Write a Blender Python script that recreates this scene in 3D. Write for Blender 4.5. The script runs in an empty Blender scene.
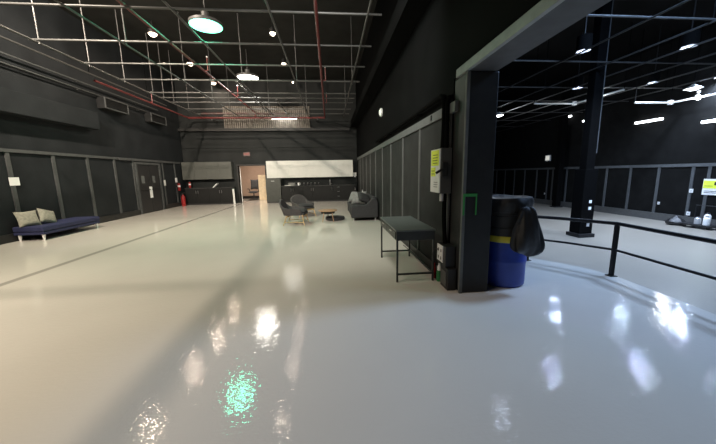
import bpy, bmesh, math, random
from mathutils import Vector, Matrix
random.seed(7)
C = bpy.context.scene.collection
PI = math.pi

# ------------------------------------------------------------------ materials
def mat(name, col, rough=.6, metal=0., var=.12, scale=8., bump=0., bscale=60., emit=None, estr=0., spec=.5, coat=0., coat_rough=.1, alpha=1.):
    m = bpy.data.materials.new(name); m.use_nodes = True
    nt = m.node_tree; b = nt.nodes['Principled BSDF']
    tc = nt.nodes.new('ShaderNodeTexCoord')
    n = nt.nodes.new('ShaderNodeTexNoise'); n.inputs['Scale'].default_value = scale; n.inputs['Detail'].default_value = 4
    nt.links.new(tc.outputs['Object'], n.inputs['Vector'])
    r = nt.nodes.new('ShaderNodeValToRGB')
    lo = [max(0, c*(1-var)) for c in col]; hi = [min(1, c*(1+var)) for c in col]
    r.color_ramp.elements[0].position = .3; r.color_ramp.elements[1].position = .7
    r.color_ramp.elements[0].color = (*lo, 1); r.color_ramp.elements[1].color = (*hi, 1)
    nt.links.new(n.outputs['Fac'], r.inputs['Fac']); nt.links.new(r.outputs['Color'], b.inputs['Base Color'])
    b.inputs['Roughness'].default_value = rough; b.inputs['Metallic'].default_value = metal
    b.inputs['Specular IOR Level'].default_value = spec
    b.inputs['Coat Weight'].default_value = coat; b.inputs['Coat Roughness'].default_value = coat_rough
    if emit:
        b.inputs['Emission Color'].default_value = (*emit, 1); b.inputs['Emission Strength'].default_value = estr
    if bump:
        n2 = nt.nodes.new('ShaderNodeTexNoise'); n2.inputs['Scale'].default_value = bscale; n2.inputs['Detail'].default_value = 3
        nt.links.new(tc.outputs['Object'], n2.inputs['Vector'])
        bp = nt.nodes.new('ShaderNodeBump'); bp.inputs['Strength'].default_value = bump; bp.inputs['Distance'].default_value = .02
        nt.links.new(n2.outputs['Fac'], bp.inputs['Height']); nt.links.new(bp.outputs['Normal'], b.inputs['Normal'])
    return m

def floor_material(name, col, rough, shadow_line=True):
    m = bpy.data.materials.new(name); m.use_nodes = True
    nt = m.node_tree; b = nt.nodes['Principled BSDF']; L = nt.links.new
    tc = nt.nodes.new('ShaderNodeTexCoord')
    n = nt.nodes.new('ShaderNodeTexNoise'); n.inputs['Scale'].default_value = .5; n.inputs['Detail'].default_value = 5
    L(tc.outputs['Object'], n.inputs['Vector'])
    r = nt.nodes.new('ShaderNodeValToRGB')
    r.color_ramp.elements[0].position = .3; r.color_ramp.elements[1].position = .7
    r.color_ramp.elements[0].color = (*[c*.95 for c in col], 1); r.color_ramp.elements[1].color = (*[min(1, c*1.05) for c in col], 1)
    L(n.outputs['Fac'], r.inputs['Fac'])
    out = r.outputs['Color']
    if shadow_line:      # a pipe's shadow painted into the colour, dark along x = -4.8
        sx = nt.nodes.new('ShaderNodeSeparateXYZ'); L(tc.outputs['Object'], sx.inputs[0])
        a = nt.nodes.new('ShaderNodeMath'); a.operation = 'ADD'; a.inputs[1].default_value = SHADOW_X; L(sx.outputs['X'], a.inputs[0])
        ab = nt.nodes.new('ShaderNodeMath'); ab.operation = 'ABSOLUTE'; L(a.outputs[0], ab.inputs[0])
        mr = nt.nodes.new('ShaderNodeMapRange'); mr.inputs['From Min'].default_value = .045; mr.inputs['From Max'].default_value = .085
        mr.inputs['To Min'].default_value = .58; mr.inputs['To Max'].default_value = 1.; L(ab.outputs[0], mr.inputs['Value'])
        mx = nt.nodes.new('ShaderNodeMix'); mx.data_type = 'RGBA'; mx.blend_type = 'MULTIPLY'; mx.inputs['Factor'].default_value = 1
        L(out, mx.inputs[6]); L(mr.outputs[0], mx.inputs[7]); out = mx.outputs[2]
    L(out, b.inputs['Base Color'])
    b.inputs['Roughness'].default_value = rough; b.inputs['Specular IOR Level'].default_value = .36
    # orange-peel epoxy with fine scratches
    n2 = nt.nodes.new('ShaderNodeTexNoise'); n2.inputs['Scale'].default_value = 27; n2.inputs['Detail'].default_value = 2.4
    L(tc.outputs['Object'], n2.inputs['Vector'])
    mp = nt.nodes.new('ShaderNodeMapping'); mp.inputs['Rotation'].default_value = (0, 0, .6); mp.inputs['Scale'].default_value = (8, 90, 1)
    L(tc.outputs['Object'], mp.inputs['Vector'])
    n3 = nt.nodes.new('ShaderNodeTexNoise'); n3.inputs['Scale'].default_value = 1; n3.inputs['Detail'].default_value = 1
    L(mp.outputs[0], n3.inputs['Vector'])
    ad = nt.nodes.new('ShaderNodeMath'); ad.operation = 'MULTIPLY_ADD'; ad.inputs[1].default_value = .25
    L(n3.outputs['Fac'], ad.inputs[0]); L(n2.outputs['Fac'], ad.inputs[2])
    bp = nt.nodes.new('ShaderNodeBump'); bp.inputs['Strength'].default_value = .15; bp.inputs['Distance'].default_value = .01
    L(ad.outputs[0], bp.inputs['Height']); L(bp.outputs['Normal'], b.inputs['Normal'])
    return m

def wall_material(name, col, rough=.55):
    return mat(name, col, rough, var=.18, scale=1.6, bump=.15, bscale=35, spec=.10)

SHADOW_X = 2.785      # world x = -4.8, measured from the floor's own origin
M = {}
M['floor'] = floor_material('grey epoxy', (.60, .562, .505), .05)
M['floor_low'] = floor_material('grey sealed concrete', (.235, .215, .18), .28, False)
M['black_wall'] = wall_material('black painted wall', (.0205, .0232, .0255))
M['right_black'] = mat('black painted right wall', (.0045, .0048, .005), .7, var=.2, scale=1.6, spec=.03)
M['far_wall'] = wall_material('black painted block wall', (.0225, .0245, .0245))
M['black_ceiling'] = wall_material('black ceiling', (.028, .028, .0265), .85)
M['panel_black'] = mat('black felt panel', (.0175, .018, .0185), .75, var=.2, scale=3, spec=.15)
M['panel_right'] = mat('charcoal wall panel', (.033, .0335, .033), .75, var=.2, scale=3, spec=.15)
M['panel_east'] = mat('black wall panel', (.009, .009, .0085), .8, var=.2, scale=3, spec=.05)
M['batten_right'] = mat('grey batten', (.12, .124, .12), .6, spec=.2)
M['batten'] = mat('dark grey batten', (.075, .079, .08), .6, spec=.2)
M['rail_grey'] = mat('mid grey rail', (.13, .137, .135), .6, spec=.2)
M['rail_dark'] = mat('dark grey rail', (.075, .079, .08), .6, spec=.2)
M['beam_lip'] = mat('light grey painted steel', (.27, .30, .30), .5)
M['soffit'] = mat('dark grey painted steel', (.07, .073, .076), .6)
M['pillar'] = mat('black satin paint', (.020, .020, .0195), .5, var=.15, spec=.35)
M['pipe'] = mat('dull galvanised steel', (.085, .085, .083), .45, .3)
M['rod_grey'] = mat('grey hanger rod', (.055, .055, .054), .5, .3)
M['pipe_far'] = mat('grey grid pipe', (.055, .055, .054), .45, .3)
M['pipe_dark'] = mat('dark steel', (.10, .10, .10), .5, .4)
M['red_pipe'] = mat('red sprinkler paint', (.15, .024, .024), .45)
M['black_metal'] = mat('black metal', (.013, .013, .0135), .48, spec=.3)
M['flat_black'] = mat('matt black baffle', (.004, .004, .004), .9, spec=.03)
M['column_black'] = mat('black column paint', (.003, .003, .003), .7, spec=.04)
M['black_plastic'] = mat('black plastic', (.018, .018, .019), .5)
M['white'] = mat('white paint', (.75, .75, .73), .5, var=.04)
M['paper'] = mat('white paper', (.85, .85, .85), .8, var=.03)
M['cab_white'] = mat('pale grey laminate', (.66, .66, .62), .38, var=.05, scale=3)
M['cab_grey'] = mat('light grey laminate', (.085, .088, .079), .42, var=.07, scale=3)
M['cab_black'] = mat('black laminate', (.015, .015, .0148), .5, spec=.2)
M['counter'] = mat('dark worktop', (.05, .05, .05), .25)
M['cab_olive'] = mat('dark grey green laminate', (.05, .053, .047), .5)
M['steel'] = mat('brushed steel', (.6, .6, .6), .3, .9)
M['navy'] = mat('navy blue upholstery', (.014, .018, .062), .75, var=.15, bump=.2, bscale=200)
M['cushion_beige'] = mat('beige woven cushion', (.25, .24, .195), .85, var=.25, scale=18, bump=.3, bscale=150)
M['grey_fabric'] = mat('charcoal fabric', (.030, .030, .032), .85, var=.18, scale=20, bump=.2, bscale=200)
M['lounge_fabric'] = mat('warm grey fabric', (.062, .056, .057), .85, var=.18, scale=20, bump=.2, bscale=200)
M['light_fabric'] = mat('grey cushion fabric', (.20, .20, .20), .85, var=.18, scale=20, bump=.2, bscale=200)
M['dark_fabric'] = mat('black cushion fabric', (.03, .03, .031), .85, var=.2, scale=20, bump=.2, bscale=200)
M['wood_light'] = mat('pale oak', (.52, .36, .19), .5, var=.2, scale=14)
M['wood_brown'] = mat('brown oak', (.36, .22, .13), .5, var=.2, scale=14)
M['table_top'] = mat('grey green desk top', (.115, .135, .130), .32, var=.12, scale=5)
M['table_frame'] = mat('charcoal steel frame', (.035, .038, .038), .4, .3)
M['blue_drum'] = mat('blue barrel plastic', (.018, .046, .30), .42, var=.12)
M['grey_drum'] = mat('dark charcoal barrel plastic', (.024, .025, .026), .5)
M['yellow'] = mat('yellow band', (.62, .55, .05), .5)
M['bag'] = mat('black bin liner', (.012, .012, .012), .46, var=.2, bump=.35, bscale=14)
M['green_tape'] = mat('green tape', (.035, .26, .06), .6)
M['red'] = mat('extinguisher red', (.28, .016, .016), .35)
M['green'] = mat('green bottle', (.02, .16, .05), .35)
M['sticker'] = mat('yellow warning sticker', (.70, .80, .06), .6)
M['box_grey'] = mat('grey enclosure', (.075, .075, .072), .5)
M['back_wall'] = mat('beige plaster', (.47, .35, .27), .8, var=.04)
M['carton'] = mat('pale cardboard', (.62, .50, .34), .8)
M['corrugated'] = mat('beige ribbed metal', (.15, .135, .115), .5, .2, var=.3, scale=6)
M['exit_face'] = mat('dim exit sign face', (.10, .075, .07), .5, emit=(1, .35, .3), estr=.015)
M['exit_red'] = mat('exit letters', (.35, .03, .03), .5, emit=(1, .10, .08), estr=.10)
M['lamp_green'] = mat('green white lamp face', (.8, .9, .85), .5, var=0, emit=(.16, 1., .58), estr=4)
M['lamp_white'] = mat('white lamp face', (.9, .9, .85), .5, var=0, emit=(1, .96, .86), estr=8)
M['lamp_warm'] = mat('warm lamp face', (.9, .8, .7), .5, var=0, emit=(1, .78, .58), estr=8)
M['lamp_warm_dim'] = mat('dim warm lamp face', (.9, .85, .8), .5, var=0, emit=(1, .85, .66), estr=5)
M['lamp_cool'] = mat('cool lamp face', (.9, .95, 1), .5, var=0, emit=(.80, .88, 1.), estr=12)
M['lamp_head'] = mat('cool spot face', (.9, .95, 1), .5, var=0, emit=(.93, .96, 1.), estr=6)
M['em_light'] = mat('small white lens', (.8, .8, .75), .4, var=.02, emit=(1, .98, .85), estr=.5)
M['silver'] = mat('silver plastic', (.5, .5, .5), .35, .4)

# ------------------------------------------------------------------ mesh helpers
class MB:
    def __init__(s): s.bm = bmesh.new()
    def box(s, x0, x1, y0, y1, z0, z1):
        v = [s.bm.verts.new(p) for p in ((x0,y0,z0),(x1,y0,z0),(x1,y1,z0),(x0,y1,z0),(x0,y0,z1),(x1,y0,z1),(x1,y1,z1),(x0,y1,z1))]
        for f in ((3,2,1,0),(4,5,6,7),(0,1,5,4),(1,2,6,5),(2,3,7,6),(3,0,4,7)): s.bm.faces.new([v[i] for i in f])
        return s
    def obox(s, c, size, rot=(0,0,0)):
        from mathutils import Euler
        R = Euler(rot).to_matrix(); a, b, d = [q/2 for q in size]; c = Vector(c)
        v = [s.bm.verts.new(c + R @ Vector(p)) for p in ((-a,-b,-d),(a,-b,-d),(a,b,-d),(-a,b,-d),(-a,-b,d),(a,-b,d),(a,b,d),(-a,b,d))]
        for f in ((3,2,1,0),(4,5,6,7),(0,1,5,4),(1,2,6,5),(2,3,7,6),(3,0,4,7)): s.bm.faces.new([v[i] for i in f])
        return s
    def tube(s, pts, r, seg=10, r2=None):
        pts = [Vector(p) for p in pts]; n = len(pts); rings = []
        prev = None
        for i, p in enumerate(pts):
            t = (pts[min(i+1, n-1)] - pts[max(i-1, 0)]).normalized()
            if prev is None:
                a = Vector((0,0,1)) if abs(t.z) < .9 else Vector((1,0,0))
                u = t.cross(a).normalized()
            else:
                u = (prev - t*prev.dot(t)).normalized()
            prev = u; w = t.cross(u)
            rr = r if r2 is None else r + (r2-r)*i/(n-1)
            rings.append([s.bm.verts.new(p + (u*math.cos(k*2*PI/seg) + w*math.sin(k*2*PI/seg))*rr) for k in range(seg)])
        for a, b in zip(rings, rings[1:]):
            for k in range(seg): s.bm.faces.new((a[k], a[(k+1)%seg], b[(k+1)%seg], b[k]))
        s.bm.faces.new(rings[0][::-1]); s.bm.faces.new(rings[-1])
        return s
    def lathe(s, prof, c=(0,0,0), seg=32, wob=0., seed=1):
        rnd = random.Random(seed); ph = [rnd.uniform(0, 6.28) for _ in range(6)]
        c = Vector(c); rings = []
        for j, (r, z) in enumerate(prof):
            ring = []
            for k in range(seg):
                a = k*2*PI/seg
                q = r*(1 + wob*(math.sin(5*a+ph[0]+j*.7)*.5 + math.sin(9*a+ph[1]-j*.9)*.35 + math.sin(14*a+ph[2]+j)*.25))
                ring.append(s.bm.verts.new(c + Vector((q*math.cos(a), q*math.sin(a), z + wob*.12*math.sin(4*a+ph[3]+j)))))
            rings.append(ring)
        for a, b in zip(rings, rings[1:]):
            for k in range(seg): s.bm.faces.new((a[k], a[(k+1)%seg], b[(k+1)%seg], b[k]))
        s.bm.faces.new(rings[0][::-1]); s.bm.faces.new(rings[-1])
        return s
    def prism(s, poly, axis, a, b):
        def P(p, h): return {'x': (h, p[0], p[1]), 'y': (p[0], h, p[1]), 'z': (p[0], p[1], h)}[axis]
        A = [s.bm.verts.new(P(p, a)) for p in poly]; B = [s.bm.verts.new(P(p, b)) for p in poly]
        n = len(poly)
        s.bm.faces.new(A[::-1]); s.bm.faces.new(B)
        for i in range(n): s.bm.faces.new((A[i], A[(i+1)%n], B[(i+1)%n], B[i]))
        return s
    def pillow(s, c, w, h, t, mtx, n=12):
        c = Vector(c); top = {}; bot = {}
        for i in range(n+1):
            for j in range(n+1):
                u = 2*i/n-1; v = 2*j/n-1
                q = max(0, (1-u**4)*(1-v**4))**.55
                pu = u*(1-.10*(1-v*v)*abs(u)); pv = v*(1-.10*(1-u*u)*abs(v))
                p = Vector((pu*w/2, pv*h/2, q*t/2))
                top[i,j] = s.bm.verts.new(c + mtx @ p)
                if 0 < i < n and 0 < j < n: bot[i,j] = s.bm.verts.new(c + mtx @ Vector((p.x, p.y, -p.z)))
                else: bot[i,j] = top[i,j]
        for i in range(n):
            for j in range(n):
                s.bm.faces.new((top[i,j], top[i+1,j], top[i+1,j+1], top[i,j+1]))
                s.bm.faces.new((bot[i,j], bot[i,j+1], bot[i+1,j+1], bot[i+1,j]))
        return s

OFF = {}
def build(mb, name, m, parent=None, bevel=0., smooth=False, local=False, subsurf=0):
    """one mesh object; geometry in world coordinates unless local, re-based on its parent's place"""
    bm = mb.bm
    bmesh.ops.recalc_face_normals(bm, faces=bm.faces)
    off = Vector((0,0,0))
    if parent is not None: off = OFF[parent.name]
    elif not local:
        xs = [v.co for v in bm.verts]
        off = Vector(((min(p.x for p in xs)+max(p.x for p in xs))/2, (min(p.y for p in xs)+max(p.y for p in xs))/2, min(p.z for p in xs)))
    if not local:
        for v in bm.verts: v.co -= off
    me = bpy.data.meshes.new(name); bm.to_mesh(me); bm.free()
    o = bpy.data.objects.new(name, me); C.objects.link(o)
    me.materials.append(M[m])
    if smooth:
        me.polygons.foreach_set('use_smooth', [True]*len(me.polygons))
        me.set_sharp_from_angle(angle=.7)
    if parent is not None: o.parent = parent
    elif not local: o.location = off
    OFF[o.name] = off
    if bevel:
        b = o.modifiers.new('bevel', 'BEVEL'); b.width = bevel; b.segments = 2; b.limit_method = 'ANGLE'
    if subsurf:
        q = o.modifiers.new('sub', 'SUBSURF'); q.levels = subsurf; q.render_levels = subsurf
    return o
def thing(name, label, cat, loc=(0,0,0), rz=0., group=None):
    o = bpy.data.objects.new(name, None); C.objects.link(o)
    o.location = loc; o.rotation_euler = (0, 0, rz); o.empty_display_size = .1
    OFF[o.name] = Vector(loc); tag(o, label, cat, group); return o
def tag(o, label, cat, group=None):
    o['label'] = label; o['category'] = cat
    if group: o['group'] = group
    return o
def struct(mb, name, m, **k):
    o = build(mb, name, m, **k)
    if o.parent is None: o['kind'] = 'structure'
    return o
def copy_tree(o, parent=None):
    c = o.copy(); C.objects.link(c)
    if parent is not None: c.parent = parent
    for ch in list(o.children): copy_tree(ch, c)
    return c
def kids(o): return o.children
def text_mesh(body, size, name, m, mtx, parent, depth=.002):
    cu = bpy.data.curves.new('lettering', 'FONT'); cu.body = body; cu.size = size; cu.extrude = depth; cu.align_x = 'CENTER'; cu.align_y = 'CENTER'
    t = bpy.data.objects.new('lettering', cu); C.objects.link(t)
    dg = bpy.context.evaluated_depsgraph_get(); me = bpy.data.meshes.new_from_object(t.evaluated_get(dg))
    bpy.data.objects.remove(t); bpy.data.curves.remove(cu)
    me.transform(mtx); off = OFF[parent.name]; me.transform(Matrix.Translation(-off))
    me.materials.clear(); me.materials.append(M[m])
    o = bpy.data.objects.new(name, me); C.objects.link(o); o.parent = parent; OFF[o.name] = off
    return o

# ------------------------------------------------------------------ the setting
XL, XR, YF, ZC = -7.8, 1.56, 17.0, 6.5
LOW = -.7; XE, YE = 13.9, 27.0
YB = -4.0
edge = [(3.90, YB), (3.90, 2.46), (3.95, 3.05), (3.97, 3.55), (3.90, 3.95), (3.68, 4.32), (3.40, 4.65), (3.0, 5.1), (2.4, 5.8), (1.9, 6.4)]
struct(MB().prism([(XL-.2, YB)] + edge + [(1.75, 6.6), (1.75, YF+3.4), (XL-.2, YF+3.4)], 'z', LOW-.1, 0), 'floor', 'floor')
struct(MB().box(1.7, XE+.3, YB, YE+.2, LOW-.3, LOW), 'floor_lower', 'floor_low')
struct(MB().box(XL-.3, XR+.19, YB, YE+.2, ZC, ZC+.2), 'ceiling', 'black_ceiling')
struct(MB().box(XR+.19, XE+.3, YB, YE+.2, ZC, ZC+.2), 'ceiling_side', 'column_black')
struct(MB().box(XL-.25, XL, YB, YF+.2, 0, ZC), 'wall_left', 'black_wall')
struct(MB().box(XL, -7.5, YB, 10.9, 3.08, 3.62), 'trim_1', 'black_wall', bevel=.01)          # bulkhead along the left wall
# far wall with the door opening
DX0, DX1, DH = -4.98, -3.55, 2.02
fw = MB().box(XL, DX0, YF, YF+.2, 0, ZC).box(DX1, XR+.25, YF, YF+.2, 0, ZC).box(DX0, DX1, YF, YF+.2, DH, ZC)
struct(fw, 'wall_far', 'far_wall')
struct(MB().box(XL, XR-.4, YF-.22, YF, 3.84, 3.98), 'trim_2', 'pillar')
struct(MB().box(XL, XR-.4, YF-.05, YF, 2.98, 3.02), 'trim_11', 'far_wall')
# right wall (divider) from the pillar back, header toward the camera
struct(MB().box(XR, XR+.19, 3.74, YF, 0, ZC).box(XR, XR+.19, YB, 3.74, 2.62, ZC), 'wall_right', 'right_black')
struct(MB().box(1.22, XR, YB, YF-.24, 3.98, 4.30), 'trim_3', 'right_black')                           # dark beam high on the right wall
# pillar and header
pl = MB().box(XR+.01, 1.93, 3.37, 3.74, 0, 2.6)
pillar = struct(pl, 'pillar', 'pillar', bevel=.012)
struct(MB().box(XR-.006, XR+.03, 3.36, 3.40, 0, 2.6), 'trim_4', 'rail_grey')                        # grey corner strip of the pillar
hd = MB().prism([(XR+.02, 2.605), (1.905, 2.605), (1.905, 2.95), (XR+.2, 2.95), (XR+.2, 2.619), (XR+.02, 2.619)], 'y', YB, 3.74)
struct(hd, 'header_beam', 'soffit')
struct(MB().box(XR-.02, XR+.025, YB, 3.64, 2.60, 2.695), 'trim_5', 'beam_lip', bevel=.006)
# right room
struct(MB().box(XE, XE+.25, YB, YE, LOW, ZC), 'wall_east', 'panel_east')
struct(MB().box(1.75, XE, YE, YE+.2, LOW, ZC), 'wall_back', 'black_wall')
# panels, rails, battens -----------------------------------------------------
left_seams = [6.9, 8.11, 9.32, 10.52, 11.73, 12.95-.18, 14.87, 15.97]
struct(MB().box(XL, XL+.05, 2, 11.9, 2.17, 2.25), 'trim_6', 'rail_dark')
struct(MB().box(XL, XL+.06, 11.95, YF-.5, 2.16, 2.25), 'trim_7', 'rail_dark')
for y in left_seams:
    struct(MB().box(XL, XL+.035, y-.045, y+.045, .02, 2.17), 'trim_batten', 'batten')
struct(MB().box(XL, XL+.05, YB, 12.85, 0, .2), 'baseboard_left', 'pillar')
struct(MB().box(XL, XL+.05, 14.75, YF, 0, .2), 'baseboard_far', 'pillar')
right_seams = [5.05, 6.23, 7.47, 8.68, 9.98, 11.3, 12.55, 13.8, 15.05]
struct(MB().box(XR-.035, XR+.008, 3.60, YF-.5, 2.22, 2.34), 'trim_8', 'rail_grey')
for y in right_seams:
    struct(MB().box(XR-.03, XR, y-.03, y+.03, .02, 2.22), 'trim_batten', 'batten_right')
struct(MB().box(XR-.012, XR, 3.76, YF-.62, .02, 2.22), 'trim_12', 'panel_right')
struct(MB().box(XR-.02, XR, 3.76, 3.83, .02, 2.22), 'trim_batten', 'box_grey')
struct(MB().box(XR-.03, XR, 3.8, YF-.62, 0, .13), 'baseboard_right', 'pillar')
east_seams = [7.0, 8.3, 9.75, 10.25, 11.45, 12.65, 13.85, 15.1, 16.4, 17.5, 17.95, 18.95, 20.2, 21.4, 22.6, 23.8]
struct(MB().box(XE-.05, XE, 4, YE, 1.52, 1.64), 'trim_9', 'batten')
for y in east_seams:
    struct(MB().box(XE-.03, XE, y-.05, y+.05, LOW, 1.52), 'trim_batten', 'rail_dark')
struct(MB().box(XE-.06, XE, 4, YE, LOW, LOW+.30), 'baseboard_east', 'box_grey')
# room beyond the far door
struct(MB().box(-6.2, -2.4, YF+3.2, YF+3.3, 0, 3).box(-6.3, -6.2, YF+.2, YF+3.3, 0, 3).box(-2.4, -2.3, YF+.2, YF+3.3, 0, 3).box(-6.3, -2.3, YF+.2, YF+3.3, 2.9, 3.0), 'wall_beyond', 'back_wall')
struct(MB().box(-6.2, -2.4, YF+3.14, YF+3.2, 0, .16), 'baseboard_beyond', 'pillar')
struct(MB().box(DX0-.09, DX0, YF-.03, YF+.2, 0, DH+.09).box(DX1, DX1+.09, YF-.03, YF+.2, 0, DH+.09).box(DX0, DX1, YF-.03, YF+.2, DH, DH+.09), 'trim_10', 'pillar')
# open door leaf, seen almost edge-on
d2 = struct(MB().prism([(DX0+.01, YF+.2), (DX0+.055, YF+.2), (DX0-.245, YF+1.1), (DX0-.29, YF+1.09)], 'z', .01, DH-.02), 'door_2', 'white')
build(MB().tube([(DX0-.22, YF+1.0, 1.0), (DX0-.17, YF+1.01, 1.0), (DX0-.14, YF+.90, 1.0)], .011), 'door_handle', 'steel', d2)
# double door in the left wall
d1 = struct(MB().box(XL-.02, XL+.02, 12.93, 14.48, .0, 2.03), 'door_1', 'black_metal')
fr = MB().box(XL, XL+.07, 12.83, 12.93, 0, 2.12).box(XL, XL+.07, 14.48, 14.6, 0, 2.12).box(XL, XL+.07, 12.93, 14.48, 2.03, 2.12)
build(fr, 'door_frame', 'rail_dark', d1)
for y0, y1 in ((12.95, 13.69), (13.71, 14.46)):
    lf = build(MB().box(XL+.02, XL+.045, y0, y1, .02, 2.02), 'door_leaf', 'black_plastic', d1)
    ym = y0+.2 if y0 < 13.2 else y0+.2
    build(MB().box(XL+.045, XL+.05, ym, ym+.20, 1.26, 1.56), 'door_window', 'rail_grey', lf)
    build(MB().tube([(XL+.07, y0+.06, .98), (XL+.07, y1-.06, .98)], .015), 'push_bar', 'black_metal', lf)

# ------------------------------------------------------------------ overhead grid of the main hall
GZ = 4.5; PR = .022
grid = thing('pipe_grid', 'grid of thin grey steel pipes hung under the black ceiling of the large hall', 'pipe grid', (-3, 9, GZ))
zx = [-6.3, -4.5, -2.73, -1.0, .82]
xy = [3.3, 4.8, 6.22, 7.66, 9.05, 10.43, 11.94, 12.66, 13.42, 14.7, 15.8]
for x in zx: build(MB().tube([(x, 1.2, GZ-.026), (x, 9, GZ-.026), (x, 16.3, GZ-.026)], PR, 10), 'pipe', 'pipe', grid, smooth=True)
for y in xy: build(MB().tube([(-6.45, y, GZ+.02), (-2, y, GZ+.02), (1.1, y, GZ+.02)], PR, 10), 'pipe', 'pipe', grid, smooth=True)
for x0, y0, y1 in ((-3.0, 10.8, 15.6), (-2.1, 13.2, 16.2)):
    build(MB().tube([(x0, y0, GZ+.1), (x0, y1, GZ+.1)], .03, 10), 'pipe', 'pipe', grid, smooth=True)
for x in zx:
    for j, y in enumerate(xy[1:-1]):
        if (x > -5 and j % 2) or (x > -3 and j % 4): continue
        build(MB().tube([(x+.03, y+.03, GZ-.06), (x+.03, y+.03, ZC)], .014, 8), 'hanger_rod', 'rod_grey' if x < -3 else 'pipe_dark', grid)
# conduits on the left wall
for z, x, r, m_, lab in ((4.70, -7.3, .025, 'pipe', 'grey steel conduit nearest the pipe grid along the left wall, highest of three'),
                   (4.50, -7.70, .024, 'batten', 'dark grey conduit strapped high on the left wall, middle of three'),
                   (4.27, -7.70, .02, 'batten', 'thin dark conduit on the left wall just above the vent boxes, lowest of three')):
    t = thing('wall_conduit', lab, 'conduit', (x, 8, z), 0)
    build(MB().tube([(x, 3, z), (x, 9, z), (x, 14.9, z)], r, 8), 'tube', m_, t, smooth=True)
    for y in (4.5, 7.5, 10.5, 13.5):
        if x > -7.5: build(MB().tube([(x, y, z), (x, y, ZC)], .008, 8), 'hanger_rod', 'flat_black', t)
        else: build(MB().box(XL, x, y-.02, y+.02, z-.045, z-.02), 'bracket', m_, t)
# vents high on the left wall
for y0, y1, lab in ((11.35, 12.55, 'dark framed air vent box high on the left wall, the nearer of two'), (14.0, 15.2, 'dark framed air vent box high on the left wall, beside the far corner')):
    v = thing('air_vent', lab, 'vent', (XL+.15, (y0+y1)/2, 3.85))
    build(MB().box(XL, XL+.25, y0, y1, 3.86, 4.24), 'duct_box', 'panel_black', v)
    f = MB().box(XL+.25, XL+.28, y0, y1, 4.2, 4.24).box(XL+.25, XL+.28, y0, y1, 3.86, 3.9).box(XL+.25, XL+.28, y0, y0+.04, 3.9, 4.2).box(XL+.25, XL+.28, y1-.04, y1, 3.9, 4.2)
    build(f, 'frame', 'rail_dark', v)
    g = MB()
    for k in range(5): g.obox((XL+.262, (y0+y1)/2, 3.94+k*.055), (.006, y1-y0-.08, .03), (0, .5, 0))
    build(g, 'grille', 'panel_black', v)
# red sprinkler line
sp = thing('sprinkler_pipe', 'red sprinkler piping whose branch lines run back to the far wall', 'pipe', (-3, 16.3, 4.4))
SZ = 4.42
for x, y0, z, m_ in ((-3.70, 3.0, SZ+.25, 'red_pipe'), (-.15, 3.0, SZ+.0, 'red_pipe'), (-7.0, 12.4, SZ, 'red_pipe')):
    build(MB().tube([(x, y0, z), (x, 9+y0*.1, z), (x, 16.25, z), (x, 16.3, SZ)], .032, 10), 'branch_pipe', m_, sp, smooth=True)
    for y in (10.0, 13.0):
        if y < y0: continue
        b = build(MB().tube([(x+.12, y, z), (x+.12, y, z+.36)], .016, 8).tube([(x, y, z), (x+.12, y, z)], .016, 8), 'drop_pipe', 'red_pipe', sp, smooth=True)
        build(MB().lathe([(.012, 0), (.025, .02), (.025, .035), (.01, .05)], (x+.12, y, z+.36), 10), 'sprinkler_head', 'steel', b)
build(MB().tube([(-7.0, 16.3, SZ), (-3, 16.3, SZ), (-.15, 16.3, SZ)], .045, 10), 'cross_main', 'red_pipe', sp, smooth=True)
build(MB().tube([(-6.4, 16.42, SZ+.22), (-3, 16.42, SZ+.22), (-2.2, 16.42, SZ+.22)], .04, 10), 'cross_main', 'red_pipe', sp, smooth=True)
for xa in (-5.9, -.6): build(MB().box(xa, xa+.06, 16.3, YF, SZ-.1, SZ-.05), 'bracket', 'pipe_dark', sp)

# ------------------------------------------------------------------ lights
def area(name, loc, size, energy, col, spread=PI, rot=(0,0,0)):
    l = bpy.data.lights.new(name, 'AREA'); l.shape = 'DISK'; l.size = size; l.energy = energy; l.color = col; l.spread = spread
    o = bpy.data.objects.new(name, l); C.objects.link(o); o.location = loc; o.rotation_euler = rot; return o
def highbay(loc, R, m_, label, group=None):
    x, y, z = loc
    t = thing('high_bay_light', label, 'ceiling light', loc, 0, group)
    build(MB().lathe([(R*.98, .0), (R, .01), (R, .07), (R*.8, .11), (R*.35, .16), (.09, .2), (.09, .32), (.03, .34)], loc, 36), 'housing', 'pipe_dark', t, smooth=True)
    build(MB().lathe([(.001, -.05), (R*.5, -.045), (R*.85, -.02), (R*.97, -.001)], loc, 36), 'diffuser', m_, t, smooth=True)
    build(MB().tube([(x, y, z+.33), (x, y, ZC)], .012, 8), 'hanger_rod', 'pipe_dark', t)
    return t
highbay((-2.95, 8.4, 5.2), .39, 'lamp_green', 'round high bay lamp glowing green white above the pipe grid, the nearer of two')
highbay((-3.19, 13.2, 5.42), .43, 'lamp_white', 'round high bay lamp glowing warm white above the pipe grid, the farther one')
def spot_can(loc, m_, label, group=None, r=.1, h=.3, rec=.02, hang=True):
    x, y, z = loc
    t = thing('spot_light', label, 'ceiling light', loc, 0, group)
    build(MB().lathe([(r*.9, rec+.015), (r*.9, 0), (r, 0), (r, h), (r*.6, h+.03), (.02, h+.04)], loc, 20), 'housing', 'flat_black', t, smooth=True)
    build(MB().lathe([(.001, rec), (r*.88, rec), (r*.88, rec+.012), (.001, rec+.012)], loc, 20), 'lens', m_, t)
    if hang: build(MB().tube([(x, y, z+h+.03), (x, y, ZC)], .012, 8), 'stem', 'black_metal', t)
    return t
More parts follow.
